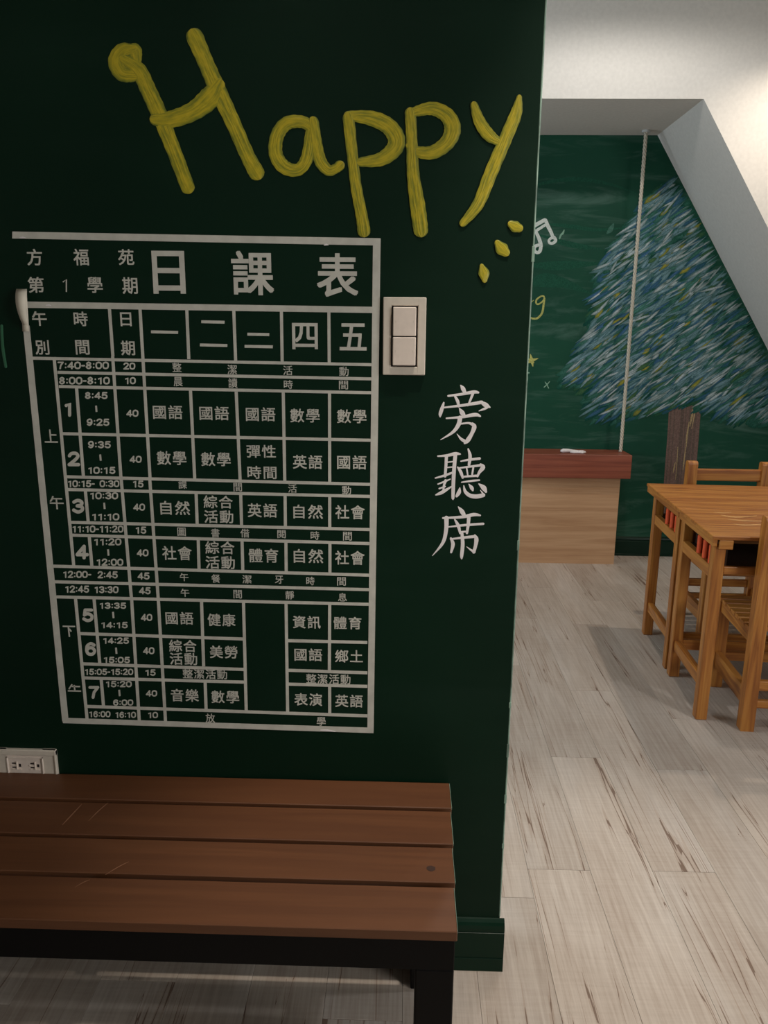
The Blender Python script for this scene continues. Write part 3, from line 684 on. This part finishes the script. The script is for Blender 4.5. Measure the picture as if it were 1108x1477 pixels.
# front face of light wood boards, joints between strips barely open
body = bmesh.new()
add_box(body, -0.9, 1.264, 4.462, 4.646, 0.0, 0.527)
bo = bm_obj('body', body, M['oak'], PB)
box('seat_top', M['redwood'], PB, -0.95, 1.311, 4.425, 4.646, 0.527, 0.665, 0.002)
RP = thing('swing_rope', 'thick off-white twisted rope hanging from the recess ceiling to the boxed bench top', 'rope', (0, 0, 0))
ra, rb = Vector((1.277, 4.55, 2.415)), Vector((1.277, 4.55, 0.667))
for s in range(3):
    bm = bmesh.new(); pts = []
    n = 420
    for i in range(n+1):
        t = i/n; a = t*175+s*2*math.pi/3
        pts.append(Vector((ra.x+0.0052*math.cos(a), ra.y+0.0052*math.sin(a), ra.z+(rb.z-ra.z)*t)))
    add_tube(bm, pts, 0.0056, 5); bm_obj('strand', bm, M['rope'], RP, True)
b = bmesh.new(); add_cyl(b, ra.x, ra.y, 2.405, 2.4165, 0.022, 16); bm_obj('ceiling_mount', b, M['grey_reveal'], RP)
KN = thing('rope_offcut', 'small white knotted rope offcut lying on the boxed bench top', 'rope offcut', (0.985, 4.49, 0.665))
bm = bmesh.new(); add_tube(bm, [(-.075, -.01, .012), (-.06, -.008, .014), (-.03, 0, .013), (0, .006, .010), (.03, 0, .009), (.055, -.006, .010), (.072, 0, .008)], [.006, .0125, .0115, .009, .0075, .008, .003], 10)
bm_obj('coil', bm, M['vinyl_bright'], KN, True)
bm = bmesh.new(); add_tube(bm, [(-.02, -.012, .007), (.0, -.022, .007), (.03, -.02, .007), (.05, -.026, .006), (.07, -.015, .008)], [.004, .007, .006, .007, .003], 8)
bm_obj('loose_end', bm, M['vinyl_bright'], KN, True)

# ------------------------------------------------------------------ chalk drawings on the far wall
def G(x, y): return (740+x/3.011, 180+y/3.011)
CT = thing('chalk_tree', 'large blue, white and yellow chalk tree drawn on the far green wall', 'chalk drawing')
poly = [(700,235),(640,275),(590,320),(540,385),(480,480),(410,560),(372,640),(358,750),(348,870),(315,915),(262,1000),(235,1060),(238,1115),(320,1130),(345,1180),(340,1250),(440,1275),(520,1255),(640,1240),(700,1215),(800,1208),(870,1225),(950,1258),(1040,1290),(1120,1280),(1300,1300),(1420,1240),(1400,1100),(1300,900),(1150,650),(980,430),(860,300),(760,235)]
def inside(x, y):
    c = False; n = len(poly)
    for i in range(n):
        x0, y0 = poly[i]; x1, y1 = poly[(i+1) % n]
        if (y0 > y) != (y1 > y) and x < (x1-x0)*(y-y0)/(y1-y0)+x0: c = not c
    return c
random.seed(21)
WALLC = lin(24, 78, 60)
def clampslant(P): return P.x < slant(P.z) - 0.002
def chalk_strokes(name, N, pal, lo, hi, wlo, whi, lay, alpha, inset=0, label=None, accept=None):
    verts, faces, cols = [], [], []
    cnt = 0; tries = 0
    while cnt < N and tries < N*30:
        tries += 1
        x = random.uniform(220, 1420); y = random.uniform(230, 1300)
        if not inside(x, y) or not inside(x+inset*0.8, y-inset*0.5) : continue
        if accept and not accept(x, y): continue
        L = random.uniform(lo, hi); ang = math.radians(random.gauss(36, 7)); ww = random.uniform(wlo, whi)
        dx, dy = math.cos(ang), -math.sin(ang)
        x0, y0, x1, y1 = x-dx*L/2, y-dy*L/2, x+dx*L/2, y+dy*L/2
        P0, P1 = on_y(*G(x0, y0), FY), on_y(*G(x1, y1), FY)
        if not (clampslant(P0) and clampslant(P1)) or P0.z < .3: continue
        c = random.choices([p[0] for p in pal], [p[1] for p in pal])[0]
        # shade painted in: strokes fade to wall colour at right and top
        thin = max(0.25, min(1.0, 1.12-max(0, (x-520)-(y-240)*0.42)/620))
        a = alpha*thin*random.uniform(0.55, 1.0)
        d = (P1-P0); Lw = d.length; d.normalize(); nrm = Vector((-d.z, 0, d.x))*(ww/3.011*0.0041/2)
        k0 = len(verts); ly_ = lay+cnt*1.1e-6; segs = 4
        for j in range(segs+1):
            t = j/segs; p = P0+(P1-P0)*t; wj = (0.25, 0.9, 1.0, 0.8, 0.12)[j]*random.uniform(.8, 1.15); aj = (0.3, 0.85, 1, 0.8, 0.35)[j]*a
            for s_, e_ in ((-1, .45), (0, 1.0), (1, .45)):
                q = p+nrm*s_*wj; verts.append((q.x, FY-ly_, q.z))
                cols.append(tuple(WALLC[m]*(1-aj*e_)+c[m]*aj*e_ for m in range(3))+(1,))
        for j in range(segs):
            b_ = k0+j*3
            for m in (0, 1): faces.append((b_+m, b_+m+3, b_+m+4, b_+m+1))
        cnt += 1
    me = bpy.data.meshes.new(name); me.from_pydata(verts, [], faces)
    at_ = me.color_attributes.new('pig', 'FLOAT_COLOR', 'POINT')
    at_.data.foreach_set('color', [v for c in cols for v in c])
    o = link(name, me, M['chalk'], CT); o['kind'] = 'stuff'
    if label: o['label'] = label
    return o
teal, blue, pale_b, wht, yel, grn, dk = lin(88, 140, 130), lin(84, 120, 172), lin(146, 180, 196), lin(206, 220, 226), lin(184, 176, 70), lin(92, 124, 80), lin(36, 72, 84)
chalk_strokes('foliage_underlayer', 2200, [(teal, 4), (grn, 2), (dk, 2), (blue, 1)], 60, 150, 18, 36, 0.0002, 0.62)
chalk_strokes('foliage_edge', 700, [(teal, 4), (pale_b, 1)], 20, 55, 10, 22, 0.0028, 0.40)
chalk_strokes('foliage_blue', 950, [(blue, 4), (pale_b, 5), (teal, 2)], 60, 170, 8, 20, 0.0037, 0.80, 15)
chalk_strokes('foliage_yellow', 90, [(yel, 4), (grn, 3)], 40, 110, 10, 20, 0.0048, 0.9, 30)
chalk_strokes('foliage_highlights', 620, [(pale_b, 4), (wht, 4), (teal, 1)], 40, 140, 6, 14, 0.0050, 0.95, 10)
# trunk
def pigment_strokes(name, sts, Y=FY, parent=CT):
    bm = bmesh.new(); ids = []
    for i, (c, pts) in enumerate(sts):
        n0 = len(bm.verts); stroke_mesh(bm, [(*G(x, y), ww/3.011) for x, y, ww in pts], Y, 0.0002+i*0.00004, sub=4, thick=0.0002)
        ids += [c]*(len(bm.verts)-n0)
    flat_finish(bm); me = bpy.data.meshes.new(name); bm.to_mesh(me); bm.free()
    at_ = me.color_attributes.new('pig', 'FLOAT_COLOR', 'POINT')
    at_.data.foreach_set('color', [v for c in ids for v in c])
    return link(name, me, M['chalk'], parent)
br, br2, cream = lin(122, 100, 92), lin(108, 92, 84), lin(178, 156, 116)
sts = []
random.seed(3)
for i in range(26):
    x = 684+i*5.0; sts.append((br if random.random() < .6 else br2, [(x+2, 1188+random.uniform(-14, 14), 8), (x, 1240, 13), (x-6-i*0.1, 1350, 14), (x-16-i*.15, 1480, 14), (x-26-i*.3, 1620, 12), (x-30-i*.4, 1735+random.uniform(-15, 15), 8)]))
for pts in ([(783, 1222, 4), (778, 1262, 9), (768, 1310, 3)], [(765, 1290, 3), (756, 1350, 7), (752, 1400, 3)], [(792, 1225, 3), (788, 1260, 5), (776, 1320, 2)], [(705, 1465, 2), (700, 1490, 6), (696, 1510, 2)], [(716, 1400, 2), (712, 1470, 3), (706, 1540, 2)], [(750, 1400, 3), (742, 1470, 5), (738, 1500, 2)]):
    sts.append((cream, pts))
pigment_strokes('trunk', sts)

def scaled(sc_, ox, oy, sts): return [[(ox+x/sc_, oy+y/sc_, ww/sc_) for x, y, ww in st] for st in sts]
def drawing(name, label, cat, mat, strokes, group=None):
    bm = bmesh.new()
    for i, st in enumerate(strokes): stroke_mesh(bm, st, FY, 0.0003+i*0.00004, sub=6, thick=0.0003, across=3)
    return tag(paint_obj(name, bm, mat, None), label, cat, group)
drawing('music_note', 'white painted double music note on the far wall beside the dark wall edge', 'wall drawing', M['chalk_white'],
    scaled(11.08, 740, 300, [[(240, 345, 62), (380, 262, 62), (508, 192, 60)], [(300, 408, 46), (400, 346, 46), (515, 272, 44)], [(330, 322, 20), (350, 350, 24)], [(522, 195, 52), (560, 290, 60), (610, 390, 56), (640, 470, 50)],
      [(360, 370, 50), (410, 470, 56), (440, 560, 60), (450, 610, 56)], [(450, 600, 54), (430, 690, 56), (380, 712, 52), (340, 670, 50), (360, 610, 50), (420, 590, 50)],
      [(660, 470, 50), (682, 520, 52), (640, 562, 46), (590, 560, 44), (575, 520, 42), (610, 482, 42), (650, 480, 40)]]))
drawing('chalk_squiggle', 'tiny white chalk squiggle right of the music note', 'wall drawing', M['chalk_mint'], scaled(11.08, 740, 300, [[(745, 490, 22), (768, 430, 30), (800, 400, 34), (818, 350, 14)]]))
drawing('chalk_letter', 'pale yellow chalk letter g on the far wall beside the dark wall edge', 'wall writing', M['chalk_yellow'],
    scaled(8.2, 740, 400, [[(372, 250, 16), (365, 225, 18), (330, 225, 18), (280, 265, 20), (275, 305, 20), (300, 318, 18), (345, 290, 18), (374, 250, 16)], [(372, 250, 22), (362, 330, 24), (345, 420, 24), (295, 480, 24), (240, 488, 22), (180, 470, 20)], [(180, 320, 8), (215, 295, 10), (245, 270, 6)]]))
drawing('chalk_star', 'small yellow chalk star on the far wall beside the dark wall edge', 'wall drawing', M['chalk_yellow'],
    scaled(8.2, 740, 400, [[(206, 912, 10), (222, 980, 40), (236, 1052, 10)], [(150, 1020, 12), (222, 985, 38), (296, 960, 8)], [(170, 960, 10), (222, 985, 30), (250, 1010, 8)]]))
drawing('chalk_cross', 'tiny mint chalk cross low on the far wall above the boxed bench', 'wall drawing', M['chalk_mint'], scaled(8.2, 740, 400, [[(380, 1238, 8), (402, 1270, 14), (422, 1312, 10)], [(434, 1232, 6), (400, 1272, 14), (368, 1300, 10)]]))
drawing('chalk_tick', 'short pale chalk tick on the far wall below the yellow star', 'wall drawing', M['chalk_mint'], scaled(8.2, 740, 400, [[(150, 1125, 20), (190, 1130, 16)], [(165, 1140, 10), (170, 1190, 18), (165, 1250, 14)]]))
# erased-chalk arcs
CA = []
dust = lin(36, 84, 66)
for pts in ([(60,275,6),(150,250,14),(280,236,18),(420,258,12),(540,300,5)], [(140,430,5),(240,440,18),(360,456,14),(480,448,5)], [(60,610,6),(180,612,40),(300,606,26),(400,600,6)], [(60,700,8),(130,675,60),(230,690,40),(330,730,8)], [(410,470,8),(424,455,22),(436,432,8)], [(120,480,8),(250,520,26),(380,540,8)]):
    CA.append((dust if len(CA) != 4 else lin(70, 112, 98), pts))
bm_o = pigment_strokes('chalk_smears', CA, FY, None); tag(bm_o, 'faint erased chalk smears beside the chalk tree on the far green wall', 'chalk smears', kind='stuff')

# ------------------------------------------------------------------ school desks
RZ = math.radians(-3.8)
def P_(ax): return M['pine_'+ax]
def make_desk(label, group, Dp, legs, dowels, flip):
    """front at y=0; width along +x. flip: the open side of the cubby is the far one"""
    W, H, LG = 0.70, 0.683, 0.040
    t = thing('school_desk', label, 'desk', group=group)
    def bx(name, ax, x0, x1, y0, y1, z0, z1, bev=0.0015, mat=None, par=t):
        return box(name, mat or P_(ax), par, x0, x1, y0, y1, z0, z1, bev)
    bx('tabletop', 'x', 0.0, W, 0.0005, Dp-0.0005, H-0.013, H, 0.0018)
    for a in (0.004, W-0.019): bx('side_rim', 'y', a, a+0.015, 0.006, Dp-0.004, 0.645, H-0.0132)
    yl = (legs[0]+LG, legs[1])
    for x in (0.012, W-0.012-LG):
        for y in legs: bx('leg', 'z', x, x+LG, y, y+LG, 0.0, 0.6448, 0.003)
        bx('side_rail', 'y', x+0.003, x+0.026, yl[0], yl[1], 0.524, 0.567)
        bx('side_stretcher', 'y', x+0.008, x+0.032, yl[0], yl[1], 0.115, 0.157)
    u, v = (legs[1]+0.008, legs[0]+0.008) if flip else (legs[0]+0.008, legs[1]+0.008)
    e = (Dp-0.020, Dp-0.001) if flip else (0.001, 0.012)
    for x in (0.024, W-0.070): bx('end_block', 'x', x, x+0.046, e[0], e[1], 0.637, H-0.0135, 0.002)
    bx('front_rail', 'x', 0.054, W-0.054, u, u+0.02, 0.545, 0.570)
    bx('rear_rail', 'x', 0.054, W-0.054, v, v+0.02, 0.545, 0.6448)
    bx('rear_stretcher', 'x', 0.054, W-0.054, v, v+0.022, 0.115, 0.157)
    ya, yb = (v+0.02, u) if not flip else (v+0.02, u)
    ya, yb = min(u, v)+0.0205, max(u, v)-0.0005
    bx('shelf', 'x', 0.0400, W-0.040, ya, yb, 0.553, 0.562, 0.0, M['cubby'])
    for x in (0.060, W-0.068): bx('cubby_side', 'x', x, x+0.008, ya, yb, 0.562, H-0.0135, 0.0, M['cubby'])
    for x in (0.027, W-0.027):                      # orange dowels standing on the side rail
        for yy in dowels:
            b_ = bmesh.new(); add_cyl(b_, x, yy, 0.567, 0.633, 0.0105, 12, 0.002); bm_obj('dowel', b_, M['orange'], t, False)
    return t
near = make_desk('nearer orange pine school desk, its open front towards the camera', 'school desks pushed together', 0.420, (0.012, 0.368), (0.076, 0.142, 0.208), False)
near.location = (1.043, 2.535, 0); near.rotation_euler = (0, 0, RZ)
far = make_desk('farther orange pine school desk, pushed against the back of the nearer one', 'school desks pushed together', 0.520, (0.018, 0.388), (0.090, 0.158, 0.226), True)
far.location = Vector((1.043, 2.535, 0)) + Matrix.Rotation(RZ, 3, 'Z') @ Vector((0.0, 0.4225, 0)); far.rotation_euler = (0, 0, RZ)

bpy.context.view_layer.update()
inv = near.matrix_world.inverted(); wear = plain('worn_varnish', (206, 156, 96), .5)
for pts in ([(1040, 743, .8), (1062, 746, 1.6), (1092, 744, .8)], [(1050, 749, .6), (1072, 751, 1.4), (1100, 752, .6)], [(1058, 756, .6), (1078, 757.5, 1.6), (1102, 756, .6)], [(1030, 739, .5), (1044, 740, 1.1), (1056, 739, .5)]):
    flat_mark('worn_patch', pts, 0.683, wear, near, 0.0003, inv)

# ------------------------------------------------------------------ chairs
def make_chair(label, group):
    """backrest plane at y=0 (outer face), seat extends to +y; x from 0 to W"""
    W, Dp, H, S = 0.385, 0.39, 0.765, 0.044
    t = thing('school_chair', label, 'chair', group=group)
    for x in (0.0, W-S):
        bm = bmesh.new(); add_box(bm, x, x+S, 0.0, S, 0.0, H)
        es = [e for e in bm.edges if all(v.co.z > H-.001 for v in e.verts) and abs(e.verts[0].co.y-e.verts[1].co.y) < 1e-5]
        bmesh.ops.bevel(bm, geom=es, offset=0.014, segments=4, profile=0.5, affect='EDGES')
        bm_obj('back_post', bm, P_('z'), t)
        box('leg', P_('z'), t, x, x+S, Dp-S, Dp, 0.0, 0.352, 0.003)
        box('seat_rail', P_('y'), t, x+0.008, x+0.030, S, Dp-S, 0.312, 0.352, 0.001)
        box('side_stretcher', P_('y'), t, x+0.006, x+0.03, S, Dp-S, 0.085, 0.150, 0.0015)
    bm = bmesh.new(); add_box(bm, S, W-S, 0.010, 0.034, 0.672, 0.728)
    es = [e for e in bm.edges if abs(e.verts[0].co.z-e.verts[1].co.z) < 1e-5 and abs(e.verts[0].co.x-e.verts[1].co.x) > .1]
    bmesh.ops.bevel(bm, geom=es, offset=0.006, segments=2, profile=0.5, affect='EDGES'); bm_obj('top_rail', bm, P_('x'), t)
    box('lower_back_rail', P_('x'), t, S, W-S, 0.012, 0.032, 0.545, 0.600, 0.002)
    box('rear_stretcher', P_('x'), t, S, W-S, 0.010, 0.032, 0.150, 0.185, 0.002); box('rear_stretcher', P_('x'), t, S, W-S, 0.010, 0.032, 0.085, 0.112, 0.002)
    box('front_stretcher', P_('x'), t, S, W-S, Dp-0.034, Dp-0.010, 0.312, 0.352, 0.002); box('front_stretcher', P_('x'), t, S, W-S, Dp-0.034, Dp-0.010, 0.11, 0.145, 0.002)
    n = 7; y = S+0.004; wy = (Dp-y-0.0)/n
    for j in range(n):
        box('seat_slat', P_('x'), t, 0.004, W-0.004, y+j*wy+0.004, y+(j+1)*wy-0.004, 0.352, 0.367, 0.003, 2)
    for x in (-0.0012, W+0.0002):
        b_ = bmesh.new(); add_cyl(b_, 0, 0, 0, 0.001, 0.005, 10)
        o = bm_obj('bolt', b_, M['bolt'], t); o.rotation_euler = (0, math.pi/2, 0); o.location = (x, Dp-0.022, 0.33)
    return t
c1 = make_chair('pine chair in the right foreground, its back to the camera, tucked under the nearer desk', 'school chairs')
c1.location = (1.184, 2.47, 0); c1.rotation_euler = (0, 0, math.radians(-4.5))
c2 = make_chair('pine chair standing behind the desks, only its backrest showing above the tabletop', 'school chairs')
c2.rotation_euler = (0, 0, math.radians(180-1.5)); c2.location = (1.335+0.385, 3.64, 0)
